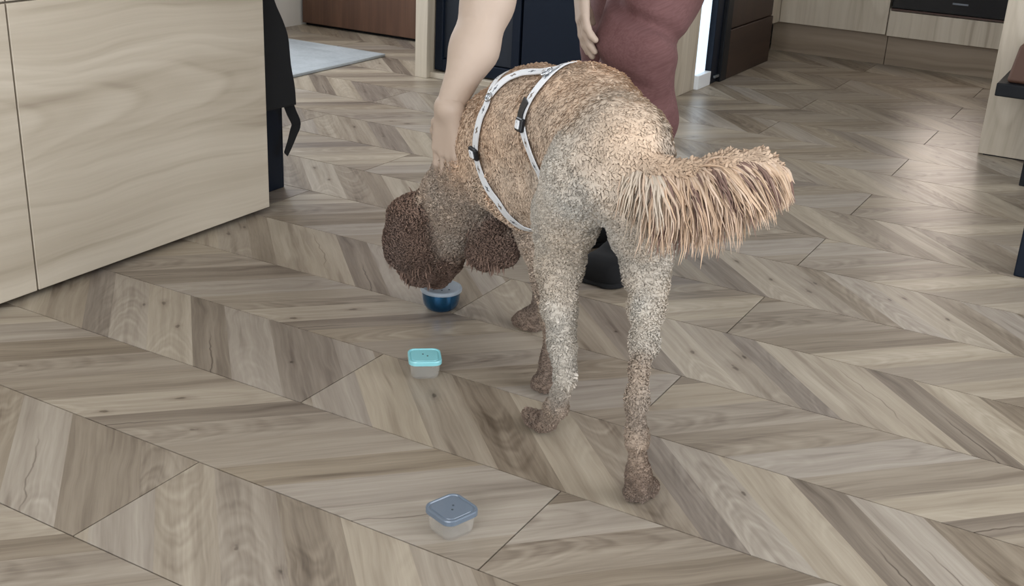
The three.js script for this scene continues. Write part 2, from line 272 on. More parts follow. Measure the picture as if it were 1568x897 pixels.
// ---------------------------------------------------------------- room shell
{
  const t = 0.15, { x0, x1, z0, z1, h } = ROOM;
  structure('ceiling', boxG(x0 - t, x1 + t, h, h + t, z0 - t, z1 + t), std({ color: 0xe6e4e0, roughness: 0.95 }), 'white painted ceiling');
  structure('wall_left', merged([boxG(x0 - t, x0, 0, h, -4.56, WIN_D.z0), boxG(x0 - t, x0, 0, h, WIN_D.z1, z1 + t), boxG(x0 - t, x0, 0, WIN_D.y0, WIN_D.z0, WIN_D.z1), boxG(x0 - t, x0, WIN_D.y1, h, WIN_D.z0, WIN_D.z1)]), whiteWall, 'white painted wall beyond the island');
  structure('wall_front', merged([boxG(x0, WIN_A.x0, 0, h, z1, z1 + t), boxG(WIN_A.x1, x1, 0, h, z1, z1 + t), boxG(WIN_A.x0, WIN_A.x1, 0, WIN_A.y0, z1, z1 + t), boxG(WIN_A.x0, WIN_A.x1, WIN_A.y1, h, z1, z1 + t)]), whiteWall, 'white wall behind the viewer with a wide window');
  structure('wall_right', merged([boxG(x1, x1 + t, 0, h, z0, WIN_B.z0), boxG(x1, x1 + t, 0, h, WIN_B.z1, z1 + t), boxG(x1, x1 + t, 0, WIN_B.y0, WIN_B.z0, WIN_B.z1), boxG(x1, x1 + t, WIN_B.y1, h, WIN_B.z0, WIN_B.z1)]), whiteWall, 'white wall right of the dining area with a wide window');
  structure('wall_back', boxG(-1.75, x1, 0, h, z0 - t, z0), whiteWall, 'white kitchen back wall above the worktop');
  structure('wall_core', boxG(x0 - t, -1.75, 0, h, z0 - t, -4.56), whiteWall, 'white wall block behind the tall units');
  const frameMat = std({ color: 0xe8e8e6, roughness: 0.5 }), glass = new THREE.MeshPhysicalMaterial({ color: 0xffffff, transmission: 1, thickness: 0, roughness: 0.02, ior: 1.45 });
  const win = (n, w, ax, at) => {
    const g = new THREE.Group(); g.name = 'window_' + n; g.userData = { kind: 'structure', label: 'white framed window', category: 'window' }; scene.add(g);
    const b = (a0, a1, y0, y1, d) => ax === 'z' ? boxG(a0, a1, y0, y1, at - d, at + d) : boxG(at - d, at + d, y0, y1, a0, a1);
    const a0 = ax === 'z' ? w.x0 : w.z0, a1 = ax === 'z' ? w.x1 : w.z1, m = (a0 + a1) / 2;
    mesh('window_frame', merged([b(a0, a1, w.y0, w.y0 + 0.06, 0.03), b(a0, a1, w.y1 - 0.06, w.y1, 0.03), b(a0, a0 + 0.06, w.y0 + 0.06, w.y1 - 0.06, 0.03), b(a1 - 0.06, a1, w.y0 + 0.06, w.y1 - 0.06, 0.03), b(m - 0.04, m + 0.04, w.y0 + 0.06, w.y1 - 0.06, 0.03)]), frameMat, g);
    mesh('pane', b(a0 + 0.06, m - 0.04, w.y0 + 0.06, w.y1 - 0.06, 0.003), glass, g); mesh('pane', b(m + 0.04, a1 - 0.06, w.y0 + 0.06, w.y1 - 0.06, 0.003), glass, g);
  };
  win(1, WIN_A, 'z', z1 + 0.09); win(2, WIN_B, 'x', x1 + 0.09); win(3, WIN_D, 'x', x0 - 0.09);
  // brown wood wall doors at the end of the hallway
  const d = new THREE.Group(); d.name = 'door_1'; d.userData = { kind: 'structure', label: 'dark brown wooden door beside the white wall', category: 'door' }; scene.add(d);
  mesh('door_leaf', boxG(-3.72, -2.62, 0.014, 2.1, -4.545, -4.50, 0.003, 'y'), brownMat, d);
  mesh('door_gap_shade', boxG(-3.72, -2.62, 0, 0.014, -4.56, -4.53), blackMat, d);  // black strip stands in for the shadow under the leaf
  structure('trim_1', boxG(-3.735, -2.60, 2.1, 2.6, -4.56, -4.49, 0.003), brownMat, 'brown wooden panel above the dark door');
}

// ---------------------------------------------------------------- wooden island at the left
{
  const X = -1.918, ZR = -2.174, ZG = -1.458;
  const o = thing('kitchen_island', 'pale wood island cabinet with wide horizontal-grained fronts', 'cabinet', [-2.25, 0, -1.2]);
  mesh('body', boxG(-2.60, X - 0.02, 0.045, 0.87, ZR + 0.008, 0.4, 0.001, 'z', [0.2, 0.1]), woodMat, o);
  mesh('plinth', boxG(-2.56, X - 0.05, 0, 0.045, ZR + 0.05, 0.35), blackMat, o);
  const rows = [[0.013, 0.594], [0.598, 0.866]];
  let k = 0; for (const [y0, y1] of rows) for (const [za, zb] of [[ZR, ZG - 0.002], [ZG + 0.002, -0.72], [-0.716, 0.0], [0.004, 0.4]]) mesh('front', boxG(X - 0.019, X, y0, y1, za, zb, 0.0015, 'z', [y0 < 0.5 ? 0.12 : 0.9, 2.3 + 0 * k++]), woodMat, o);
  mesh('worktop', boxG(-2.62, X + 0.015, 0.87, 0.91, ZR - 0.015, 0.42, 0.003), blackMat, o);
  mesh('hook', tube([V(-1.975, 0.80, ZR + 0.004), V(-1.975, 0.795, ZR - 0.02), V(-1.975, 0.79, ZR - 0.035), V(-1.975, 0.805, ZR - 0.04)], 0.004), blackMat, o);
  const bin = thing('storage_bin', 'narrow dark navy bin standing behind the island end under the backpack', 'bin', [-2.2, 0, -2.27]);
  mesh('shell', merged([boxG(-2.38, -2.028, 0.0, 0.40, -2.362, -2.352, 0.003), boxG(-2.38, -2.028, 0.0, 0.40, -2.198, -2.188, 0.003), boxG(-2.038, -2.028, 0, 0.40, -2.354, -2.196, 0.003), boxG(-2.38, -2.37, 0, 0.40, -2.354, -2.196, 0.003), boxG(-2.376, -2.032, 0, 0.01, -2.356, -2.194)]), navyMat, bin);
}
// backpack hanging from the island end
{
  const o = thing('backpack', 'black fabric backpack hanging at the island end with a strap dangling', 'backpack', [-1.98, 0.2, -2.26]);
  const onX = (u, v, x = -1.985) => { const d = rayDir(u, v), t = x / d.x; return V(x, CAM_H + d.y * t, d.z * t); };
  const edge = new THREE.CatmullRomCurve3([[444, 159], [442, 131], [436, 97], [431, 52], [423, 28], [411, 0], [402, -40]].map(q => onX(...q))).getPoints(24), shp = new THREE.Shape();
  shp.moveTo(2.195, edge[0].y + 0.004); edge.forEach(p => shp.lineTo(-p.z, p.y)); shp.lineTo(2.215, 0.76); shp.lineTo(2.195, 0.74);
  const bg = new THREE.ExtrudeGeometry(shp, { depth: 0.03, bevelEnabled: true, bevelThickness: 0.010, bevelSize: 0.006, bevelOffset: -0.006, bevelSegments: 4 }); bg.rotateY(Math.PI / 2); bg.translate(-2.0, 0, 0);
  mesh('bag', bg, blackCloth, o);
  const c = new THREE.CatmullRomCurve3([[437, 148], [446, 172], [453, 190], [449, 203], [444, 218], [437, 236]].map(q => onX(...q))).getPoints(20);
  mesh('strap', strapG(c, c.map((p, i) => V(0.75, 0.15, 0.6 - i * 0.05)), 0.028, 0.003, false), blackCloth, o);
  const top = new THREE.CatmullRomCurve3([V(-1.985, 0.755, -2.215), V(-1.978, 0.785, -2.212), V(-1.975, 0.797, -2.208), V(-1.972, 0.785, -2.21), V(-1.975, 0.755, -2.215)]).getPoints(16);
  mesh('hanging_loop', strapG(top, top.map(() => V(0, 0, -1)), 0.016, 0.002, false), blackCloth, o);
}

// ---------------------------------------------------------------- pale rug
{
  const g = boxG(-3.70, -2.945, 0.0, 0.012, -4.115, -2.75, 0.004);
  const rugMap = dataTex(256, 256, (x, y) => { const v = (fbm(x / 30, y / 30) - 0.5) * 30 + (vn(x / 2, y / 2) - 0.5) * 10; return [164 + v, 171 + v, 175 + v]; });
  const m = mesh('rug', g, std({ map: rugMap, roughness: 0.75 })); m.userData = { label: 'pale grey-white rectangular rug in the hallway', category: 'rug' };
}

// ---------------------------------------------------------------- tall unit with black doors
{
  const o = thing('tall_cabinet', 'tall built-in unit with black doors framed by pale wood side panels', 'cabinet', [-2.12, 0, -4.13]);
  mesh('side_panel', boxG(-2.612, -2.556, 0, 2.35, -4.50, -3.85, 0.002), woodMat, o);
  mesh('side_panel', boxG(-1.66, -1.635, 0, 2.35, -4.408, -3.85, 0.002, 'y', [0.5, 0.3]), woodMat, o);
  mesh('sill', boxG(-2.556, -1.66, 0, 0.022, -4.49, -3.875, 0.002, 'x'), woodMat, o);
  mesh('top_panel', boxG(-2.556, -1.66, 2.32, 2.35, -4.49, -3.85, 0.002, 'x'), woodMat, o);
  mesh('carcass', boxG(-2.55, -1.664, 0.022, 2.31, -4.49, -3.935), blackMat, o);
  const door = (xa, xb, framed) => {
    if (!framed) { const d = mesh('door', boxG(xa, xb, 0.03, 2.30, -3.93, -3.90, 0.003), navyMat, o); return d; }
    const d = mesh('door', boxG(xa + 0.03, xb - 0.03, 0.08, 2.25, -3.93, -3.912), std({ color: 0x101925, roughness: 0.5 }), o);
    const rail = (a, b, c, e) => mesh('door_frame', boxG(a, b, c, e, -3.93, -3.898, 0.003), navyMat, d);
    rail(xa, xa + 0.035, 0.03, 2.30); rail(xb - 0.035, xb, 0.03, 2.30); rail(xa + 0.035, xb - 0.035, 0.03, 0.076); rail(xa + 0.035, xb - 0.035, 2.25, 2.30);
  };
  door(-2.55, -2.165, true); door(-2.155, -1.665, false);
}
// white wall edge with a glowing strip set on it, black door frame and brown panel
{
  const skirt = structure('baseboard_left', boxG(-1.75, -1.618, 0, 0.056, -4.548, -4.408, 0.002), std({ color: 0xeef2f5, roughness: 0.5 }), 'white baseboard block under the lit strip');
  structure('wall_return', boxG(-1.75, -1.655, 0.056, 2.6, -4.56, -4.41), whiteWall, 'white wall return beside the black door frame');
  const w = new THREE.Group(); w.name = 'window_4'; w.userData = { kind: 'structure', label: 'narrow bright strip with a glow put into its material, between pale wood panel and black frame', category: 'window' }; scene.add(w);
  mesh('glow_slab', boxG(-1.652, -1.637, 0.058, 2.3, -4.524, -4.410), std({ color: 0xdfeaf2, roughness: 0.4, emissive: 0xcfe4f5, emissiveIntensity: 1.0 }), w);  // brightness of the white strip is put in as emission
  const l = new THREE.RectAreaLight(0xdcebf8, 1.2, 0.11, 2.2); l.position.set(-1.63, 1.18, -4.467); l.lookAt(2, 1.18, -4.467); scene.add(l);  // light added in front of the glowing strip
  const o = thing('door_frame', 'black upright door frame next to the bright white strip', 'door frame', [-1.66, 0, -4.63]);
  mesh('jamb', boxG(-1.74, -1.62, 0, 2.1, -4.63, -4.551, 0.004), navyMat, o);
  mesh('stop_strip', boxG(-1.74, -1.604, 0, 2.1, -4.70, -4.632, 0.004), blackMat, o);
  mesh('hinge', boxG(-1.619, -1.608, 0.022, 0.034, -4.625, -4.575, 0.003), std({ color: 0x8b9299, metalness: 0.9, roughness: 0.35 }), o);
  const p = thing('brown_side_panel', 'dark brown wooden panel, darkened further by painted shade, between black door frame and kitchen drawers', 'panel', [-1.65, 0, -5.0]);
  mesh('upper_board', boxG(-1.72, -1.612, 0.21, 2.2, -5.265, -4.703, 0.003, 'y'), shadedBrownMat, p);
  mesh('lower_board', boxG(-1.72, -1.606, 0, 0.207, -5.265, -4.703, 0.003, 'z'), shadedBrownMat, p);
}
// ---------------------------------------------------------------- kitchen run
{
  const o = thing('kitchen_cabinet', 'pale wood kitchen base units with a built-in black oven', 'cabinet', [-0.2, 0, -5.85]);
  mesh('body', merged([boxG(-1.70, -1.16, 0.145, 0.87, -6.14, -5.565), boxG(-1.16, -0.64, 0.145, 0.26, -6.14, -5.565), boxG(-0.64, 1.6, 0.145, 0.87, -6.14, -5.565)]), woodMat, o);
  mesh('filler_panel', boxG(-1.715, -1.66, 0.143, 2.2, -5.545, -5.42, 0.002, 'y', [0.3, 0.2]), std({ map: woodMap, roughness: 0.5 }), o);
  mesh('plinth', boxG(-1.70, -1.1525, 0, 0.14, -5.61, -5.59, 0.001, 'x'), brownish(), o);
  mesh('plinth', boxG(-1.1495, 1.6, 0, 0.14, -5.61, -5.59, 0.001, 'x'), brownish(), o);
  mesh('drawer_front', boxG(-1.658, -1.156, 0.143, 0.86, -5.563, -5.54, 0.002, 'y', [0.1, 0.5]), woodMat, o);
  mesh('drawer_front', boxG(-1.150, -0.64, 0.139, 0.252, -5.563, -5.54, 0.002, 'y', [0.75, 0.5]), woodMat, o);
  for (let i = 0; i < 3; i++) mesh('drawer_front', boxG(-0.636 + i * 0.6, -0.04 + i * 0.6, 0.139, 0.86, -5.563, -5.54, 0.002, 'y', [0.2 + i * 0.3, 0.5]), woodMat, o);
  mesh('worktop', boxG(-1.72, 1.62, 0.87, 0.91, -6.145, -5.53, 0.003), blackMat, o);
  const v = thing('oven', 'black built-in oven above the wide pale drawer', 'oven', [-0.9, 0.26, -5.8]);
  mesh('housing', boxG(-1.146, -0.644, 0.264, 0.855, -6.1, -5.56), blackMat, v);
  mesh('oven_door', boxG(-1.143, -0.648, 0.266, 0.74, -5.558, -5.535, 0.003), std({ color: 0x0c1016, roughness: 0.18 }), v);
  mesh('rim', boxG(-1.146, -0.644, 0.256, 0.264, -5.56, -5.537, 0.001), std({ color: 0x4a342c, roughness: 0.5 }), v);
  mesh('badge', boxG(-0.885, -0.818, 0.309, 0.317, -5.536, -5.533, 0.001), std({ color: 0x6f757c, metalness: 0.6, roughness: 0.4 }), v);
  mesh('added_glow_window', boxG(-0.965, -0.66, 0.42, 0.67, -5.536, -5.533, 0.001), std({ color: 0x554c44, roughness: 0.3, emissive: 0xffe9d6, emissiveIntensity: 1.5 }), v).userData = { label: 'unseen lit oven window added for the bright floor reflection' };  // unseen glow, added to give the bright patch mirrored in the floor
  { const l = new THREE.RectAreaLight(0xffeee2, 7.5, 0.30, 0.25); l.position.set(-0.8125, 0.545, -5.525); l.lookAt(-0.8125, 0.545, 5); scene.add(l); }  // area light that goes with the added oven glow
  mesh('control_panel', boxG(-1.143, -0.648, 0.744, 0.855, -5.558, -5.535, 0.003), blackMat, v);
  mesh('handle', tube([V(-1.09, 0.70, -5.50), V(-0.9, 0.70, -5.50), V(-0.70, 0.70, -5.50)], 0.008), std({ color: 0x9aa0a6, metalness: 0.9, roughness: 0.3 }), v);
  mesh('handle_bracket', boxG(-1.08, -1.06, 0.69, 0.71, -5.54, -5.495, 0.002), blackMat, v); mesh('handle_bracket', boxG(-0.73, -0.71, 0.69, 0.71, -5.54, -5.495, 0.002), blackMat, v);
}
function brownish() { const m = std({ map: woodMap, roughness: 0.55, color: new THREE.Color(0.56, 0.50, 0.45) }); return m; }

// ---------------------------------------------------------------- right: wood upright, stool and table leg
{
  const o = thing('wood_upright', 'pale wood upright end panel standing behind the stool', 'panel', [0.3, 0, -4.2]);
  mesh('panel', boxG(-0.487, 0.62, 0.004, 0.90, -4.14, -4.09, 0.002, 'y', [0.9, 0.15]), woodMat, o);
  mesh('panel_foot', boxG(-0.47, 0.60, 0, 0.004, -4.13, -4.095), blackMat, o);
  mesh('counter', boxG(-0.52, 1.6, 0.90, 0.94, -4.65, -4.05, 0.003), blackMat, o);
  const s = thing('stool', 'stool with thick brown cushion on a black metal frame', 'stool', [-0.2, 0, -3.87]);
  mesh('seat_frame', boxG(-0.432, 0.0, 0.262, 0.302, -4.05, -3.75, 0.004), blackMat, s);
  { const f = new RoundedBoxGeometry(0.40, 0.115, 0.26, 3, 0.012), p = f.attributes.position; for (let i = 0; i < p.count; i++) { const k = 1 - 0.09 * (p.getY(i) / 0.115 + 0.5); p.setX(i, p.getX(i) * k); p.setZ(i, p.getZ(i) * k); } f.computeVertexNormals(); f.translate(-0.21, 0.36, -3.90); mesh('cushion', f, std({ color: 0x54392b, roughness: 0.6 }), s); }
  for (const [x, z] of [[-0.312, -3.775], [-0.05, -3.775], [-0.312, -4.02], [-0.05, -4.02]]) mesh('leg', boxG(x, x + 0.035, 0, 0.262, z - 0.017, z + 0.018, 0.003), blackMat, s);
  const t = thing('table', 'dining table on black square legs beside the stool', 'table', [0.25, 0, -3.2]);
  for (const [x, z] of [[-0.208, -2.90], [0.75, -2.90], [-0.208, -3.45], [0.75, -3.45]]) mesh('leg', boxG(x, x + 0.06, 0, 0.72, z - 0.04, z + 0.02, 0.004), navyMat, t);
  mesh('tabletop', boxG(-0.212, 0.83, 0.72, 0.75, -3.50, -2.86, 0.004, 'x'), woodMat, t);
}

// ---------------------------------------------------------------- dog
const DOG_O = V(-0.664, 0, -1.489), DOG_D = V(-0.722, 0, -0.692).normalize();
function J(u, v, s, rpx) {                                    // pixel direction cut with the cross-plane s metres along the dog
  const d = rayDir(u, v), o = V(0, CAM_H, 0), t = (s + DOG_O.dot(DOG_D) - o.dot(DOG_D)) / d.dot(DOG_D);
  const p = o.addScaledVector(d, t); return [p, rpx * p.distanceTo(camera.position) / FOCAL];
}
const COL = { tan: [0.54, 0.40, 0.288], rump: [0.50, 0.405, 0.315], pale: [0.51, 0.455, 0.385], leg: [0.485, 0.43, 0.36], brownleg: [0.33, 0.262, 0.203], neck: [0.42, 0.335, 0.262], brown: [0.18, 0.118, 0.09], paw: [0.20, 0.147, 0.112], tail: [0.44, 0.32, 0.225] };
const dogField = new Field(V(-1.55, -0.03, -2.35), V(-0.25, 0.85, -1.10), 0.0065, 0.03);
const dogC = [];
function part(list, color, k, flow) { const js = list.map(a => J(...a)); for (let i = 0; i + 1 < js.length; i++) { dogField.bone(js[i][0], js[i][1], js[i + 1][0], js[i + 1][1], k); dogC.push({ a: js[i][0], ra: js[i][1], b: js[i + 1][0], rb: js[i + 1][1], c0: color[Math.min(i, color.length - 1)], c1: color[Math.min(i + 1, color.length - 1)], flow }); } return js; }
// trunk
part([[950, 228, 0.0, 80], [895, 194, 0.20, 86], [822, 192, 0.37, 82], [778, 212, 0.46, 76]], [COL.rump, COL.tan, COL.tan, COL.tan], 0.04, 1);
part([[905, 285, 0.16, 60], [815, 275, 0.38, 66], [785, 270, 0.45, 58]], [COL.pale, COL.tan, COL.neck], 0.04, 1);
part([[778, 212, 0.47, 66], [732, 248, 0.54, 54], [702, 300, 0.59, 48], [684, 345, 0.62, 44]], [COL.tan, COL.neck, COL.neck, COL.neck], 0.035, 0);
const headJ = part([[684, 345, 0.62, 42], [672, 385, 0.645, 34], [668, 412, 0.665, 24]], [COL.neck, COL.brown, COL.brown], 0.02, 0);
part([[655, 312, 0.615, 18], [632, 335, 0.61, 32], [630, 375, 0.615, 36], [646, 404, 0.625, 30]], [COL.brown], 0.014, 0);
part([[728, 335, 0.56, 18], [752, 352, 0.545, 28], [762, 372, 0.54, 32], [742, 385, 0.545, 24]], [COL.brown], 0.014, 0);
// hind legs
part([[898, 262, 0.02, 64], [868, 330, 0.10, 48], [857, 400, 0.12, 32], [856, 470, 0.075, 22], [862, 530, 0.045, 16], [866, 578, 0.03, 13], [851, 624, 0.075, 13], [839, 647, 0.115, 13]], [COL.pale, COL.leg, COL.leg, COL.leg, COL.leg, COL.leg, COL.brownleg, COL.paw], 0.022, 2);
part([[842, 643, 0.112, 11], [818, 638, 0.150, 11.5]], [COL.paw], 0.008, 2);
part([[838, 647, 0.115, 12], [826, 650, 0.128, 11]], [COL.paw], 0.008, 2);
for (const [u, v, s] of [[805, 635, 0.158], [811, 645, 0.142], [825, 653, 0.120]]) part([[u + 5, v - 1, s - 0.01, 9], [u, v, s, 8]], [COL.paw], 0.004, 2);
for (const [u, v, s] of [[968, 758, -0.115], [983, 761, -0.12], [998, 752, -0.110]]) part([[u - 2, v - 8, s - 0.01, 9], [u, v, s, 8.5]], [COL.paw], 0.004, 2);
for (const [u, v, s] of [[795, 490, 0.57], [799, 499, 0.555], [812, 502, 0.545]]) part([[u + 4, v - 2, s - 0.01, 7.5], [u, v, s, 6.5]], [COL.paw], 0.004, 2);
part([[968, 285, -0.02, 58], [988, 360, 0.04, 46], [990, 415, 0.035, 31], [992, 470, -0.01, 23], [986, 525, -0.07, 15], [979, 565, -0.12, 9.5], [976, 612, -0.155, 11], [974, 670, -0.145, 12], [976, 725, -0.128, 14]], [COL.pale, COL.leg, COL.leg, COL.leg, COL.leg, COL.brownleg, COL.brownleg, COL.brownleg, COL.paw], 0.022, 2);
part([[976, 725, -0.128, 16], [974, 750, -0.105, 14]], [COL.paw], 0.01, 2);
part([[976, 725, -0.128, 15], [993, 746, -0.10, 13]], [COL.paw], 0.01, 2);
// front legs
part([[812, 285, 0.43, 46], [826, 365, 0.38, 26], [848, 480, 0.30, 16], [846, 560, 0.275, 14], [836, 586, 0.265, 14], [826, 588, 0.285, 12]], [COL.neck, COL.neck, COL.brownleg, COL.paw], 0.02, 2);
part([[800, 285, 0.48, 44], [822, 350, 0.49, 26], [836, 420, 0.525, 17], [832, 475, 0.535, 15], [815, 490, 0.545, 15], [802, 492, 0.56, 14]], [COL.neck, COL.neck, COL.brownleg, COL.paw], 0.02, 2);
// tail core
const tailJ = part([[960, 225, -0.03, 26], [1000, 256, -0.075, 20], [1050, 266, -0.10, 16], [1110, 250, -0.12, 15], [1160, 243, -0.125, 13], [1192, 256, -0.125, 9]], [COL.tail], 0.016, 0);
dogField.floorCut(0.0);
dogField.noise((x, y, z) => (vn3(x * 52, y * 52, z * 52) - 0.5) * 0.006 + (vn3(x * 150, y * 150, z * 150) - 0.5) * 0.0025);
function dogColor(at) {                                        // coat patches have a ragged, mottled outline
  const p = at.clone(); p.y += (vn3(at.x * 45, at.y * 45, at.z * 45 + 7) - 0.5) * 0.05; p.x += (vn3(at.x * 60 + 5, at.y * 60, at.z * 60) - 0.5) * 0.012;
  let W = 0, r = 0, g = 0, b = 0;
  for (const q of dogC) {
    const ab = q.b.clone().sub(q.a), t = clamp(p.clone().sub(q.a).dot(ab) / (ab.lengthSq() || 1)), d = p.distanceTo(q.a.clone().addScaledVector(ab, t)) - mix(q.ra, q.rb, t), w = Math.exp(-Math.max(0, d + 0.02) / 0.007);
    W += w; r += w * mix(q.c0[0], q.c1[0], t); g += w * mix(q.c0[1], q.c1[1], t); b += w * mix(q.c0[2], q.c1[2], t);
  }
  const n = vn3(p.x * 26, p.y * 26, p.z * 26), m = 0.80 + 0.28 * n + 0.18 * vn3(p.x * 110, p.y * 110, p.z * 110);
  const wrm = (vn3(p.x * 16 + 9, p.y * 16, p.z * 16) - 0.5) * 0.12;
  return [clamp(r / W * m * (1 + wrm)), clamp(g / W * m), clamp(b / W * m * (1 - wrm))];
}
const dog = thing('dog', 'curly tan poodle-type dog bending its brown head over a blue bowl', 'dog', [-0.79, 0, -1.63]);
const furMat = std({ color: 0xffffff, vertexColors: true, roughness: 1.0 });
{
  const g = dogField.geometry(), p = g.attributes.position, c = new Float32Array(p.count * 3), v = V(0, 0, 0);
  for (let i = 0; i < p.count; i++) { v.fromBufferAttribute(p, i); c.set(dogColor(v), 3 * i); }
  g.setAttribute('color', new THREE.BufferAttribute(c, 3)); g.deleteAttribute('uv');
  mesh('body', g, furMat, dog);
  // coat: small curled locks lying on the skin
  const lock = (curl, rings, flat) => {
    const P = [], I = [], S = 4; for (let i = 0; i <= rings; i++) { const t = i / rings, a = t * curl, x = Math.sin(a * 1.3) * 0.22, z = Math.sin(a) / curl, y = (1 - Math.cos(a)) / curl * 0.75, r = 0.19 * Math.pow(Math.sin(Math.PI * (0.03 + 0.94 * t)), 0.7); for (let k = 0; k < S; k++) { const q = k / S * Math.PI * 2; P.push(x + Math.cos(q) * r, y + Math.sin(q) * r * flat, z); } }
    for (let i = 0; i < rings; i++) for (let k = 0; k < S; k++) { const a = i * S + k, b = i * S + (k + 1) % S; I.push(a, b, a + S, b, b + S, a + S); }
    const q = new THREE.BufferGeometry(); q.setAttribute('position', new THREE.Float32BufferAttribute(P, 3)); q.setIndex(I); q.computeVertexNormals(); return q;
  };
  const short = lock(0.5, 4, 0.2), curly = lock(2.4, 5, 0.36);
  const r = rng(31), idx = g.index.array, N = g.attributes.normal; const cum = []; let tot = 0; const A = V(0, 0, 0), B = V(0, 0, 0), C = V(0, 0, 0), e1 = V(0, 0, 0), e2 = V(0, 0, 0);
  for (let i = 0; i < idx.length; i += 3) { A.fromBufferAttribute(p, idx[i]); B.fromBufferAttribute(p, idx[i + 1]); C.fromBufferAttribute(p, idx[i + 2]); tot += e1.subVectors(B, A).cross(e2.subVectors(C, A)).length(); cum.push(tot); }
  const put = { short: [], curly: [], ear: [] };
  const pick = () => { const x = r() * tot; let lo = 0, hi = cum.length - 1; while (lo < hi) { const m = (lo + hi) >> 1; if (cum[m] < x) lo = m + 1; else hi = m; } return lo; };
  const COUNT = 120000;
  for (let n = 0; n < COUNT; n++) {
    const t = pick(), i = idx[3 * t], j = idx[3 * t + 1], k = idx[3 * t + 2]; let a = r(), b = r(); if (a + b > 1) { a = 1 - a; b = 1 - b; }
    const q = V(0, 0, 0).addScaledVector(A.fromBufferAttribute(p, i), 1 - a - b).addScaledVector(B.fromBufferAttribute(p, j), a).addScaledVector(C.fromBufferAttribute(p, k), b);
    const nn = V(0, 0, 0).fromBufferAttribute(N, i).add(e1.fromBufferAttribute(N, j)).add(e2.fromBufferAttribute(N, k)).normalize();
    if (q.y < 0.006) continue;
    let best = 1e9, w = null, bt = 0; for (const d of dogC) { const ab = d.b.clone().sub(d.a), tt = clamp(q.clone().sub(d.a).dot(ab) / (ab.lengthSq() || 1)), dd = q.distanceTo(d.a.clone().addScaledVector(ab, tt)) - mix(d.ra, d.rb, tt); if (dd < best) { best = dd; w = d; bt = tt; } }
    if (w.flow === 1 && w.c0 !== COL.neck && w.c1 !== COL.neck && r() < 0.3) continue;
    const isEar = w.c0 === COL.brown || w.c1 === COL.brown, neck = w.c0 === COL.neck || w.c1 === COL.neck;
    const flow = w.flow === 1 ? DOG_D.clone().multiplyScalar(-1).add(V(0, -0.7, 0)) : w.b.clone().sub(w.a).normalize().add(V(0, -0.3, 0));
    flow.add(V(r() - 0.5, r() - 0.5, r() - 0.5).multiplyScalar(isEar || neck ? 2.6 : 1.9)); flow.addScaledVector(nn, -flow.dot(nn)).normalize(); flow.addScaledVector(nn, isEar ? 0.3 : 0.04).normalize();
    const kind = isEar ? 'ear' : (neck || (w.flow === 2 && r() < mix(1, 0.4, sstep(0.08, 0.3, q.y)))) ? 'curly' : 'short';
    const len = isEar ? 0.010 + 0.008 * r() : kind === 'curly' ? neck ? 0.009 + 0.006 * r() : mix(0.0058, 0.0085, sstep(0.08, 0.3, q.y)) + 0.003 * r() : 0.007 + 0.006 * r();
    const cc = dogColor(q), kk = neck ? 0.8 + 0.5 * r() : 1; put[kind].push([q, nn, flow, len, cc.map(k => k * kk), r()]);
  }
  const mtx = new THREE.Matrix4(), col = new THREE.Color();
  const inst = (name, geo, list) => {
    const m = new THREE.InstancedMesh(geo, std({ color: 0xffffff, roughness: 1.0 }), list.length); m.name = name; m.userData = { kind: 'stuff' }; m.position.copy(dog.position).negate(); m.castShadow = m.receiveShadow = true;
    list.forEach(([q, nn, f, len, c, x], i) => { const s = nn.clone().cross(f).normalize(), u = f.clone().cross(s).normalize(); const wd = len * (1.0 + 0.7 * x); mtx.makeBasis(s.multiplyScalar(x > 0.5 ? wd : -wd), u.multiplyScalar(len), f.clone().multiplyScalar(len)); mtx.setPosition(q.x - nn.x * 0.001, q.y - nn.y * 0.001, q.z - nn.z * 0.001); m.setMatrixAt(i, mtx); const k = 0.96 + 0.14 * x; m.setColorAt(i, col.setRGB(c[0] * k, c[1] * k, c[2] * k)); });
    dog.add(m); return m;
  };
  inst('coat_fur', short, put.short); inst('curly_fur', curly, put.curly); inst('head_fur', curly, put.ear);
  const earBones = dogC.filter(q => q.c0 === COL.brown && q.c1 === COL.brown).slice(1);
  // tail plume: long wavy locks that hang from the tail
  const P = [], I = [], Cc = []; const strand = (p0, d0, len, w, c, droop, seed) => {
    const segs = 6, S = 3; let q = p0.clone(), d = d0.clone().normalize(); const base = P.length / 3;
    for (let i = 0; i <= segs; i++) {
      const t = i / segs, rad = w * (t < 0.25 ? 0.6 + 1.6 * t : Math.pow(1 - (t - 0.25) / 0.75, 0.8)) + 0.0002;
      const s = d.clone().cross(V(0.3, 0.2, 0.9)).normalize(), u = s.clone().cross(d).normalize();
      for (let k = 0; k < S; k++) { const a = k / S * 6.2832 + seed * 6; const x = q.clone().addScaledVector(s, Math.cos(a) * rad).addScaledVector(u, Math.sin(a) * rad); P.push(x.x, Math.max(0.004, x.y), x.z); const sh = 0.9 + 0.25 * t; Cc.push(c[0] * sh, c[1] * sh, c[2] * sh); }
      d.add(V(Math.sin(seed * 40 + t * 8) * 0.24, -droop, Math.cos(seed * 33 + t * 8) * 0.24)).normalize(); q.addScaledVector(d, len / segs);
    }
    for (let i = 0; i < segs; i++) for (let k = 0; k < S; k++) { const a = base + i * S + k, b = base + i * S + (k + 1) % S; I.push(a, b, a + S, b, b + S, a + S); }
  };
  const rt = rng(77), curve = new THREE.CatmullRomCurve3(tailJ.map(j => j[0]));
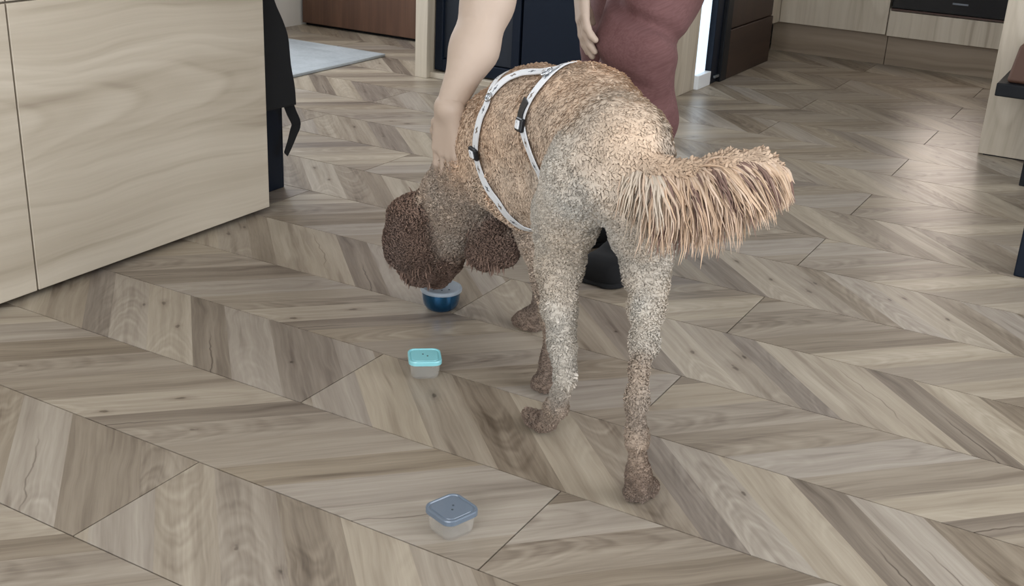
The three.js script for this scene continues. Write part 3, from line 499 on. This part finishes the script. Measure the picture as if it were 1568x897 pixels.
  for (let n = 0; n < 6000; n++) {
    const t = Math.pow(rt(), 0.85), c = curve.getPoint(t), tg = curve.getTangent(t), a = rt() * Math.PI * 2, s = tg.clone().cross(V(0, 1, 0)).normalize(), u = s.clone().cross(tg).normalize();
    const rad = s.clone().multiplyScalar(Math.cos(a)).addScaledVector(u, Math.sin(a)); const up = rad.y;
    const ck = Math.floor(t * 46) * 13 + Math.floor(a * 3.2), cr = (m) => HASH[(ck * 97 + m * 1013) & 65535];   // locks share a clump
    if (up > 0) rad.y *= 0.25;
    const d = rad.clone().multiplyScalar(0.6).add(V((cr(1) - 0.5) * 0.35, up > 0 ? -0.22 : -0.5, (cr(2) - 0.5) * 0.35)).addScaledVector(tg, up > 0 ? 0.35 + 0.4 * t : 0.95 * t * t - 0.05);
    const len = (0.04 + 0.035 * cr(3) + 0.025 * rt()) * (up > 0.35 ? 0.6 : 1.0) * (t < 0.55 ? mix(0.75, 1.3, sstep(0, 0.3, t)) : mix(1.3, 0.6, (t - 0.55) / 0.45)), x = rt();
    const cl = cr(4), base = t < 0.25 && x < 0.6 ? [0.54, 0.46, 0.37] : x < 0.5 ? [0.54, 0.39, 0.27] : [0.58, 0.44, 0.33], col0 = cl > 0.72 && t > 0.2 && x < 0.75 ? [0.20, 0.125, 0.10] : base, m = 0.9 + 0.2 * rt();
    strand(c.clone().addScaledVector(rad, 0.009), d, len, 0.0017 + 0.0016 * rt(), col0.map(k => k * m), 0.14 + 0.12 * cr(5), cr(6) * 0.9 + 0.1 * rt());
  }
  const tg = new THREE.BufferGeometry(); tg.setAttribute('position', new THREE.Float32BufferAttribute(P, 3)); tg.setAttribute('color', new THREE.Float32BufferAttribute(Cc, 3)); tg.setIndex(I); tg.computeVertexNormals();
  const finish = () => { const q = new THREE.BufferGeometry(); q.setAttribute('position', new THREE.Float32BufferAttribute(P, 3)); q.setAttribute('color', new THREE.Float32BufferAttribute(Cc, 3)); q.setIndex(I); q.computeVertexNormals(); return q; };
  P.length = I.length = Cc.length = 0;
  for (const q of earBones) for (let n = 0; n < 260; n++) { const t = rt(), c0 = q.a.clone().lerp(q.b, t), rad = V(rt() - 0.5, rt() - 0.5, rt() - 0.5).normalize(), R = mix(q.ra, q.rb, t), m = 0.75 + 0.6 * rt(); strand(c0.addScaledVector(rad, R * 0.96), rad.clone().multiplyScalar(0.7).add(V(0, -0.5, 0)), 0.014 + 0.016 * rt(), 0.0018 + 0.0016 * rt(), COL.brown.map(k => k * m), 0.3, rt()); }
  mesh('ear_fur', finish(), furMat, dog).userData = { kind: 'stuff', label: 'dark brown curly ear hair' };
  const tm = mesh('tail_fur', tg, furMat, dog); tm.userData = { kind: 'stuff', label: 'long orange-tan tail plume' };
}

// ---------------------------------------------------------------- harness
{
  const bone = document.createElement('canvas'); bone.width = 128; bone.height = 512; const x = bone.getContext('2d'); x.fillStyle = '#dcdfe2'; x.fillRect(0, 0, 128, 512);
  for (let i = 0; i < 4; i++) { x.save(); x.translate(64, 64 + i * 128); x.rotate(i % 2 ? 0.5 : -0.4); x.fillStyle = i % 2 ? '#5b6068' : '#6d6156'; x.fillRect(-12, -10, 24, 20); for (const [a, b] of [[-14, -11], [14, -11], [-14, 11], [14, 11]]) { x.beginPath(); x.ellipse(a, b, 12, 7, 0, 0, 7); x.fill(); } x.restore(); }
  const tx = new THREE.CanvasTexture(bone); tx.colorSpace = THREE.SRGBColorSpace; tx.wrapS = tx.wrapT = THREE.RepeatWrapping; tx.repeat.set(1, 1 / 8.8);
  const strapMat = std({ map: tx, roughness: 0.6 }), dark = std({ color: 0x11141a, roughness: 0.4 }), metal = std({ color: 0xb8bcc0, metalness: 0.9, roughness: 0.25 });
  const hit = (u, v) => dogField.march(camera.position, rayDir(u, v).normalize(), 1.2, 3.2);
  const h = thing('dog_harness', 'white bone-print dog harness with black buckles worn by the dog', 'harness', hit(820, 130).toArray());
  const W = 0.018, lift = 0.006;
  const loop = (pix, centre) => {                             // seen points on the coat, closed round the far side of the trunk
    const seen = new THREE.CatmullRomCurve3(pix.map(q => hit(...q))).getPoints(40), a = seen[0], c = seen[40], o = centre.clone().addScaledVector(DOG_D, c.clone().sub(centre).dot(DOG_D));
    const e1 = c.clone().sub(o).normalize(), t = a.clone().sub(o), n = DOG_D.clone().addScaledVector(e1, -DOG_D.dot(e1)).normalize(), e2 = n.clone().cross(e1).normalize(), drift = t.dot(n);
    let ang = Math.atan2(t.dot(e2), t.dot(e1)); const b = seen[20].clone().sub(o), ab = Math.atan2(b.dot(e2), b.dot(e1));
    if (ang > 0 && ab > 0 && ab < ang) ang -= Math.PI * 2; else if (ang < 0 && ab < 0 && ab > ang) ang += Math.PI * 2;
    const P = seen.slice(); for (let i = 1; i < 60; i++) { const q = ang * i / 60, d = e1.clone().multiplyScalar(Math.cos(q)).addScaledVector(e2, Math.sin(q)); P.push(dogField.outward(o.clone().addScaledVector(n, drift * i / 60 + 0.15 * Math.sin(Math.PI * clamp((i / 60 - 0.45) / 0.55))), d, 0.24)); }
    const m = P.length; let N = P.map(p => dogField.grad(p, 0.025));
    for (let pass = 0; pass < 4; pass++) { P.map((p, i) => P[(i + m - 1) % m].clone().add(p).add(P[(i + 1) % m]).multiplyScalar(1 / 3)).forEach((q, i) => P[i].copy(q)); N = N.map((p, i) => N[(i + m - 1) % m].clone().add(p).add(N[(i + 1) % m]).normalize()); }
    return [P.map((p, i) => p.clone().addScaledVector(N[i], lift)), N];
  };
  const rib = J(815, 215, 0.39, 1)[0], nk = J(765, 222, 0.49, 1)[0];
  const girth = loop([[850, 113], [826, 140], [811, 165], [805, 190], [812, 218], [820, 240], [826, 255]], rib), chest = loop([[752, 160], [741, 180], [735, 205], [733, 230], [739, 258], [752, 288], [768, 308]], nk);
  mesh('girth_strap', strapG(girth[0], girth[1], W, 0.002, true), strapMat, h);
  mesh('chest_strap', strapG(chest[0], chest[1], W, 0.002, true), strapMat, h);
  const band = (name, pix, m = strapMat, w = W, l = lift) => { const c = new THREE.CatmullRomCurve3(pix.map(q => { const p = hit(...q); return p.addScaledVector(dogField.grad(p, 0.02), l); })).getPoints(24); return mesh(name, strapG(c, c.map(p => dogField.grad(p, 0.02)), w, 0.002, false), m, h); };
  band('back_strap', [[752, 152], [775, 128], [800, 117], [828, 115], [852, 112]]);
  band('adjuster_sleeve', [[814, 156], [806, 176], [804, 196]], dark, W * 1.15, lift + 0.003);
  const buckle = (u, v, name) => { const p = hit(u, v), n = dogField.grad(p, 0.02), g = new RoundedBoxGeometry(0.026, 0.022, 0.008, 2, 0.003); const q = new THREE.Quaternion().setFromUnitVectors(V(0, 0, 1), n); g.applyQuaternion(q); g.translate(...p.clone().addScaledVector(n, lift + 0.004).toArray()); const m = mesh(name, g, dark, h); const w = new RoundedBoxGeometry(0.014, 0.014, 0.004, 2, 0.002); w.applyQuaternion(q); w.translate(...p.clone().addScaledVector(n, lift + 0.0085).toArray()); mesh('strap_loop', w, strapMat, m); return m; };
  buckle(733, 232, 'buckle'); buckle(805, 192, 'buckle'); 
  const ring = (u, v, r0) => { const p = hit(u, v), n = dogField.grad(p, 0.02), g = new THREE.TorusGeometry(r0, 0.0022, 8, 24); g.applyQuaternion(new THREE.Quaternion().setFromUnitVectors(V(0, 0, 1), n)); g.translate(...p.addScaledVector(n, lift + 0.003).toArray()); mesh('ring', g, metal, h); };
  ring(842, 117, 0.009); ring(754, 152, 0.007);
}

// ---------------------------------------------------------------- food containers
function roundSquare(s, r) { const p = new THREE.Shape(), a = s / 2; p.moveTo(-a + r, -a); p.lineTo(a - r, -a); p.absarc(a - r, -a + r, r, -Math.PI / 2, 0); p.lineTo(a, a - r); p.absarc(a - r, a - r, r, 0, Math.PI / 2); p.lineTo(-a + r, a); p.absarc(-a + r, a - r, r, Math.PI / 2, Math.PI); p.lineTo(-a, -a + r); p.absarc(-a + r, -a + r, r, Math.PI, 1.5 * Math.PI); return p; }
function ringLoft(levels, seg = 10) {                           // levels: [y, side, cornerRadius]; a shell through rounded squares
  const P = [], I = []; let n = 0;
  for (const [y, s, r] of levels) { const pts = roundSquare(s, r).getSpacedPoints(4 * seg * 2); n = pts.length; for (const q of pts) P.push(q.x, y, q.y); }
  for (let i = 0; i + 1 < levels.length; i++) for (let k = 0; k < n; k++) { const a = i * n + k, b = i * n + (k + 1) % n; I.push(a, a + n, b, b, a + n, b + n); }
  const cap = (i, flip) => { const c = P.length / 3; P.push(0, levels[i][0], 0); for (let k = 0; k < n; k++) { const a = i * n + k, b = i * n + (k + 1) % n; flip ? I.push(c, a, b) : I.push(c, b, a); } };
  cap(0, true); cap(levels.length - 1, false);
  const g = new THREE.BufferGeometry(); g.setAttribute('position', new THREE.Float32BufferAttribute(P, 3)); g.setIndex(I); const h = g.toNonIndexed(); h.computeVertexNormals(); return h;
}
const clearPlastic = new THREE.MeshPhysicalMaterial({ color: 0xf4f2ee, transmission: 0.87, thickness: 0, roughness: 0.26, ior: 1.45 });
function tub(label, x, z, turn, lidColor, s) {
  const o = thing('food_tub', label, 'container', [x, 0, z], 'small square food tubs on the floor'); o.rotation.y = turn;
  const add = (n, g, m, par = o) => { const q = new THREE.Mesh(g, m); q.name = n; q.castShadow = q.receiveShadow = true; par.add(q); return q; };
  add('tub', ringLoft([[0.0012, s * 0.74, s * 0.2], [0.0004, s * 0.80, s * 0.21], [0.004, s * 0.84, s * 0.22], [0.031, s * 0.93, s * 0.23], [0.0305, s * 0.905, s * 0.22], [0.005, s * 0.81, s * 0.21], [0.0032, s * 0.74, s * 0.2]]), clearPlastic);
  const m = new THREE.MeshPhysicalMaterial({ color: lidColor, roughness: 0.34, clearcoat: 0.3 });
  const lid = add('lid', ringLoft([[0.0295, s * 0.97, s * 0.23], [0.0285, s * 1.0, s * 0.24], [0.035, s * 1.0, s * 0.24], [0.0368, s * 0.975, s * 0.23], [0.0368, s * 0.90, s * 0.21], [0.0352, s * 0.87, s * 0.2], [0.0352, s * 0.80, s * 0.19], [0.0362, s * 0.78, s * 0.18]]), m);
  for (const [a, b] of [[-0.003, -0.005], [0.005, 0.003]]) { const g = new THREE.CylinderGeometry(0.0016, 0.0016, 0.0006, 12); g.translate(a, 0.0365, b); add('lid_mark', g, std({ color: 0x3a454c, roughness: 0.6 }), lid); }
  return o;
}
tub('small clear square tub with slate-blue lid, alone on its plank', -0.748, -1.214, -0.32, 0x616e7c, 0.062);
tub('small clear square tub with turquoise lid, next to the bowl', -1.066, -1.618, 0.66, 0x86c8cf, 0.061);
{
  const o = thing('bowl', 'round shiny blue metal bowl with a milky plastic lid under the dog\'s nose', 'bowl', [-1.212, 0, -1.897]);
  const add = (n, g, m, par = o) => { const q = new THREE.Mesh(g, m); q.name = n; q.castShadow = q.receiveShadow = true; par.add(q); return q; };
  const L = (pts) => new THREE.LatheGeometry(pts.map(p => new THREE.Vector2(...p)), 56);
  add('bowl_body', L([[0.0001, 0.001], [0.026, 0.0005], [0.0315, 0.004], [0.037, 0.013], [0.0395, 0.026], [0.0405, 0.044], [0.0392, 0.044], [0.038, 0.026], [0.035, 0.014], [0.03, 0.006], [0.0001, 0.005]]), new THREE.MeshPhysicalMaterial({ color: 0x1c5a86, metalness: 0.9, roughness: 0.22, clearcoat: 0.6 }));
  const lid = add('lid', L([[0.0415, 0.041], [0.0435, 0.0415], [0.0440, 0.046], [0.0425, 0.0492], [0.037, 0.0495], [0.035, 0.048], [0.0001, 0.0478], [0.0001, 0.0455], [0.039, 0.0455]]), new THREE.MeshPhysicalMaterial({ color: 0xc4cfd8, transmission: 0.55, thickness: 0, roughness: 0.45, ior: 1.45 }));
  for (const [a, b] of [[0.012, 0.016], [-0.004, 0.024], [0.022, 0.004]]) { const g = new THREE.CylinderGeometry(0.0018, 0.0018, 0.0008, 12); g.translate(a, 0.0482, b); add('lid_mark', g, std({ color: 0x2b343c, roughness: 0.6 }), lid); }
}

// ---------------------------------------------------------------- person bending over the dog
{
  const skin = std({ color: 0xb4a191, roughness: 0.6 });
  const o = thing('person', 'person in mauve-brown trousers bending over to stroke the dog\'s neck', 'person', [-1.05, 0, -2.36]);
  const D = (u, v, d, rpx) => { const p = atDist(u, v, d); return [p, rpx * d / FOCAL]; };
  const f = new Field(V(-1.7, -0.02, -2.75), V(-0.5, 1.45, -1.55), 0.010, 0.03);
  // right arm to the dog, left arm hanging
  const shR = D(800, -225, 2.32, 50), elR = D(747, 2, 2.20, 36), wrR = D(688, 166, 2.12, 21);
  const shL = D(935, -235, 2.45, 48), elL = D(925, -120, 2.62, 32), wrL = D(890, -34, 2.52, 19);
  const hipC = D(1050, -165, 2.72, 100), chest = D(885, -265, 2.42, 110), neck = D(825, -320, 2.30, 42), head = D(790, -365, 2.22, 66);
  f.chain([shR, elR]); f.chain([elR, D(726, 75, 2.17, 33), wrR]); f.chain([shL, elL, wrL]); f.bone(shR[0], 0.06, shL[0], 0.06);
  f.chain([hipC, chest, neck]); f.chain([neck, head, D(775, -335, 2.20, 52)]); f.bone(D(752, -345, 2.17, 1)[0], 0.012, D(750, -330, 2.165, 1)[0], 0.015, 0.012);
  const knL = D(972, 66, 2.54, 26), anL = D(962, 375, 2.68, 24), knR = D(945, 62, 2.76, 26), anR = D(905, 330, 2.90, 24);
  f.chain([[hipC[0], 0.07], knL, anL]); f.chain([[hipC[0], 0.07], knR, anR]);
  f.floorCut(0.01);
  const fine = (w, box) => new Field(w.clone().addScalar(-box), w.clone().addScalar(box), 0.003, 0.006);
  function handG(wrist, r0, fwd, palm, side, curl, back) {
    const F = fwd.clone().normalize(), n = palm.clone().addScaledVector(F, -palm.dot(F)).normalize(), s = F.clone().cross(n).multiplyScalar(side).normalize(), q = fine(wrist.clone().addScaledVector(F, 0.07), 0.15);
    const at = (a, b, c) => wrist.clone().addScaledVector(F, a).addScaledVector(s, b).addScaledVector(n, c);
    q.bone(back, r0 * 1.05, wrist, r0, 0.01);
    const kn = [0.028, 0.010, -0.009, -0.027], ln = [0.072, 0.080, 0.074, 0.058];
    kn.forEach((b, i) => q.bone(at(0.0, b * 0.6, 0), 0.015, at(0.088 - Math.abs(b) * 0.25, b, 0), 0.011, 0.012));
    kn.forEach((b, i) => { let p = at(0.088 - Math.abs(b) * 0.25, b, 0), a = curl[i] * 0.5; [0.46, 0.30, 0.24].forEach((k, j) => { const d = F.clone().multiplyScalar(Math.cos(a)).addScaledVector(n, Math.sin(a)).addScaledVector(s, b * 2.2 * (j ? 0.4 : 1)).normalize(), e = p.clone().addScaledVector(d, ln[i] * k); q.bone(p, 0.0095 - j * 0.0008, e, 0.0088 - j * 0.0009, 0.004); p = e; a += curl[i]; }); });
    let t = at(0.024, 0.026, 0.006); [[0.03, 0.0115, 0.9], [0.028, 0.0095, 0.55], [0.022, 0.0085, 0.3]].forEach(([l, r, b]) => { const d = F.clone().multiplyScalar(0.75).addScaledVector(s, b).addScaledVector(n, 0.35).normalize(), e = t.clone().addScaledVector(d, l); q.bone(t, r, e, r * 0.9, 0.006); t = e; });
    return q.geometry();
  }
  const nkTop = dogField.march(camera.position, rayDir(684, 262).normalize(), 1.2, 3.2) || J(684, 250, 0.57, 1)[0];
  const h1 = handG(wrR[0], wrR[1], nkTop.clone().sub(wrR[0]), V(-0.1, -0.5, -0.9).add(V(0.3, 0, 0)), -1, [0.25, 0.28, 0.28, 0.3], D(697, 146, 2.14, 1)[0]);
  const h2 = handG(wrL[0], wrL[1], D(893, 60, 2.50, 1)[0].sub(wrL[0]), V(0.8, 0, -0.55), -1, [0.16, 0.2, 0.24, 0.3], elL[0].clone().lerp(wrL[0], 0.8));
  mesh('body', mergeGeometries([f.geometry(), h1, h2]), skin, o);
  // clothing
  const tmap = dataTex(256, 256, (x, y) => { const v = (fbm(x / 20, y / 20) - 0.5) * 16 + (vn(x / 1.5, y / 1.5) - 0.5) * 14; return [98 + v, 66 + v, 65 + v]; }); tmap.repeat.set(3, 3);
  const tr = new Field(V(-1.6, -0.02, -2.95), V(-0.4, 1.2, -1.9), 0.009, 0.03);
  tr.chain([D(1045, -170, 2.72, 108), D(1012, -30, 2.60, 64), D(990, 30, 2.55, 62), D(972, 72, 2.53, 58), D(985, 180, 2.58, 45), D(968, 345, 2.66, 38)], 0.03);
  tr.chain([D(1045, -170, 2.72, 104), D(985, -20, 2.76, 72), D(948, 60, 2.76, 54), D(930, 200, 2.85, 42), D(908, 310, 2.90, 38)], 0.03);
  tr.noise((x, y, z) => { const q = x * 0.55 + y * 0.95 - z * 0.2; return Math.pow(0.5 + 0.5 * Math.sin(q * 48 + 5 * vn3(x * 6, y * 6, z * 6)), 6) * 0.02 * sstep(0.35, 0.6, y) + (vn3(x * 14, y * 14, z * 14) - 0.5) * 0.014; });
  mesh('trousers', tr.geometry(), std({ map: tmap, roughness: 0.9 }), o).userData = { label: 'mauve-brown creased trousers' };
  const sh = new Field(V(-1.7, 0.5, -2.95), V(-0.5, 1.5, -1.8), 0.011, 0.04);
  sh.chain([D(1052, -150, 2.72, 112), D(1030, -190, 2.70, 112), D(885, -268, 2.42, 122), D(838, -308, 2.32, 52)], 0.05); sh.chain([shR, D(780, -120, 2.26, 50)].map(([p, r]) => [p, r + 0.014])); sh.chain([shL, D(928, -160, 2.56, 44)].map(([p, r]) => [p, r + 0.012])); sh.bone(shR[0], 0.075, shL[0], 0.075);
  mesh('shirt', sh.geometry(), std({ color: 0x4a4d52, roughness: 0.9 }), o);
  const hr = new Field(V(-1.6, 0.9, -2.6), V(-0.6, 1.5, -1.6), 0.009, 0.02);
  hr.chain([D(800, -385, 2.235, 66), D(812, -350, 2.26, 62)]); hr.noise((x, y, z) => (vn3(x * 60, y * 60, z * 60) - 0.5) * 0.01);
  mesh('hair', hr.geometry(), std({ color: 0x2c211b, roughness: 0.8 }), o);
  const shoe = (toe, heel, ankle) => {
    const a = toe.clone().setY(0.03), b = heel.clone().setY(0.035), q = new Field(V(-1.6, -0.03, -2.85), V(-0.6, 0.35, -1.95), 0.006, 0.025);
    const sd = b.clone().sub(a).setY(0).normalize(), lat = V(-sd.z, 0, sd.x);
    q.bone(a.clone().addScaledVector(lat, 0.02), 0.036, b.clone().addScaledVector(lat, 0.008), 0.036); q.bone(a.clone().addScaledVector(lat, -0.02), 0.036, b.clone().addScaledVector(lat, -0.008), 0.036);
    q.bone(a.clone().lerp(b, 0.35).setY(0.055), 0.032, b.clone().lerp(ankle, 0.45), 0.045); q.bone(b, 0.04, ankle, 0.046); q.floorCut(0.008);
    const m = mesh('shoe', q.geometry(), std({ color: 0x07080b, roughness: 0.95 }), o);
    const so = new Field(V(-1.6, -0.03, -2.85), V(-0.6, 0.1, -1.95), 0.006, 0.01); for (const k of [-1, 1]) so.bone(a.clone().addScaledVector(lat, 0.02 * k).setY(0.012), 0.038, b.clone().addScaledVector(lat, 0.008 * k).setY(0.012), 0.037); so.floorCut(0.0);
    { const [nx, ny, nz] = so.n; for (let z = 0; z < nz; z++) for (let y = 0; y < ny; y++) { const d = so.o.y + y * so.c - 0.012; for (let x = 0; x < nx; x++) { const i = x + nx * (y + ny * z); if (d > so.f[i]) so.f[i] = d; } } }
    mesh('sole', so.geometry(), std({ color: 0x090a0d, roughness: 0.95 }), m);
  };
  shoe(onY(921, 432), V(-0.985, 0, -2.43), anL[0].clone().setY(0.13));
  shoe(V(-1.225, 0, -2.375), V(-1.07, 0, -2.56), anR[0].clone().setY(0.13));
}

renderer.render(scene, camera);
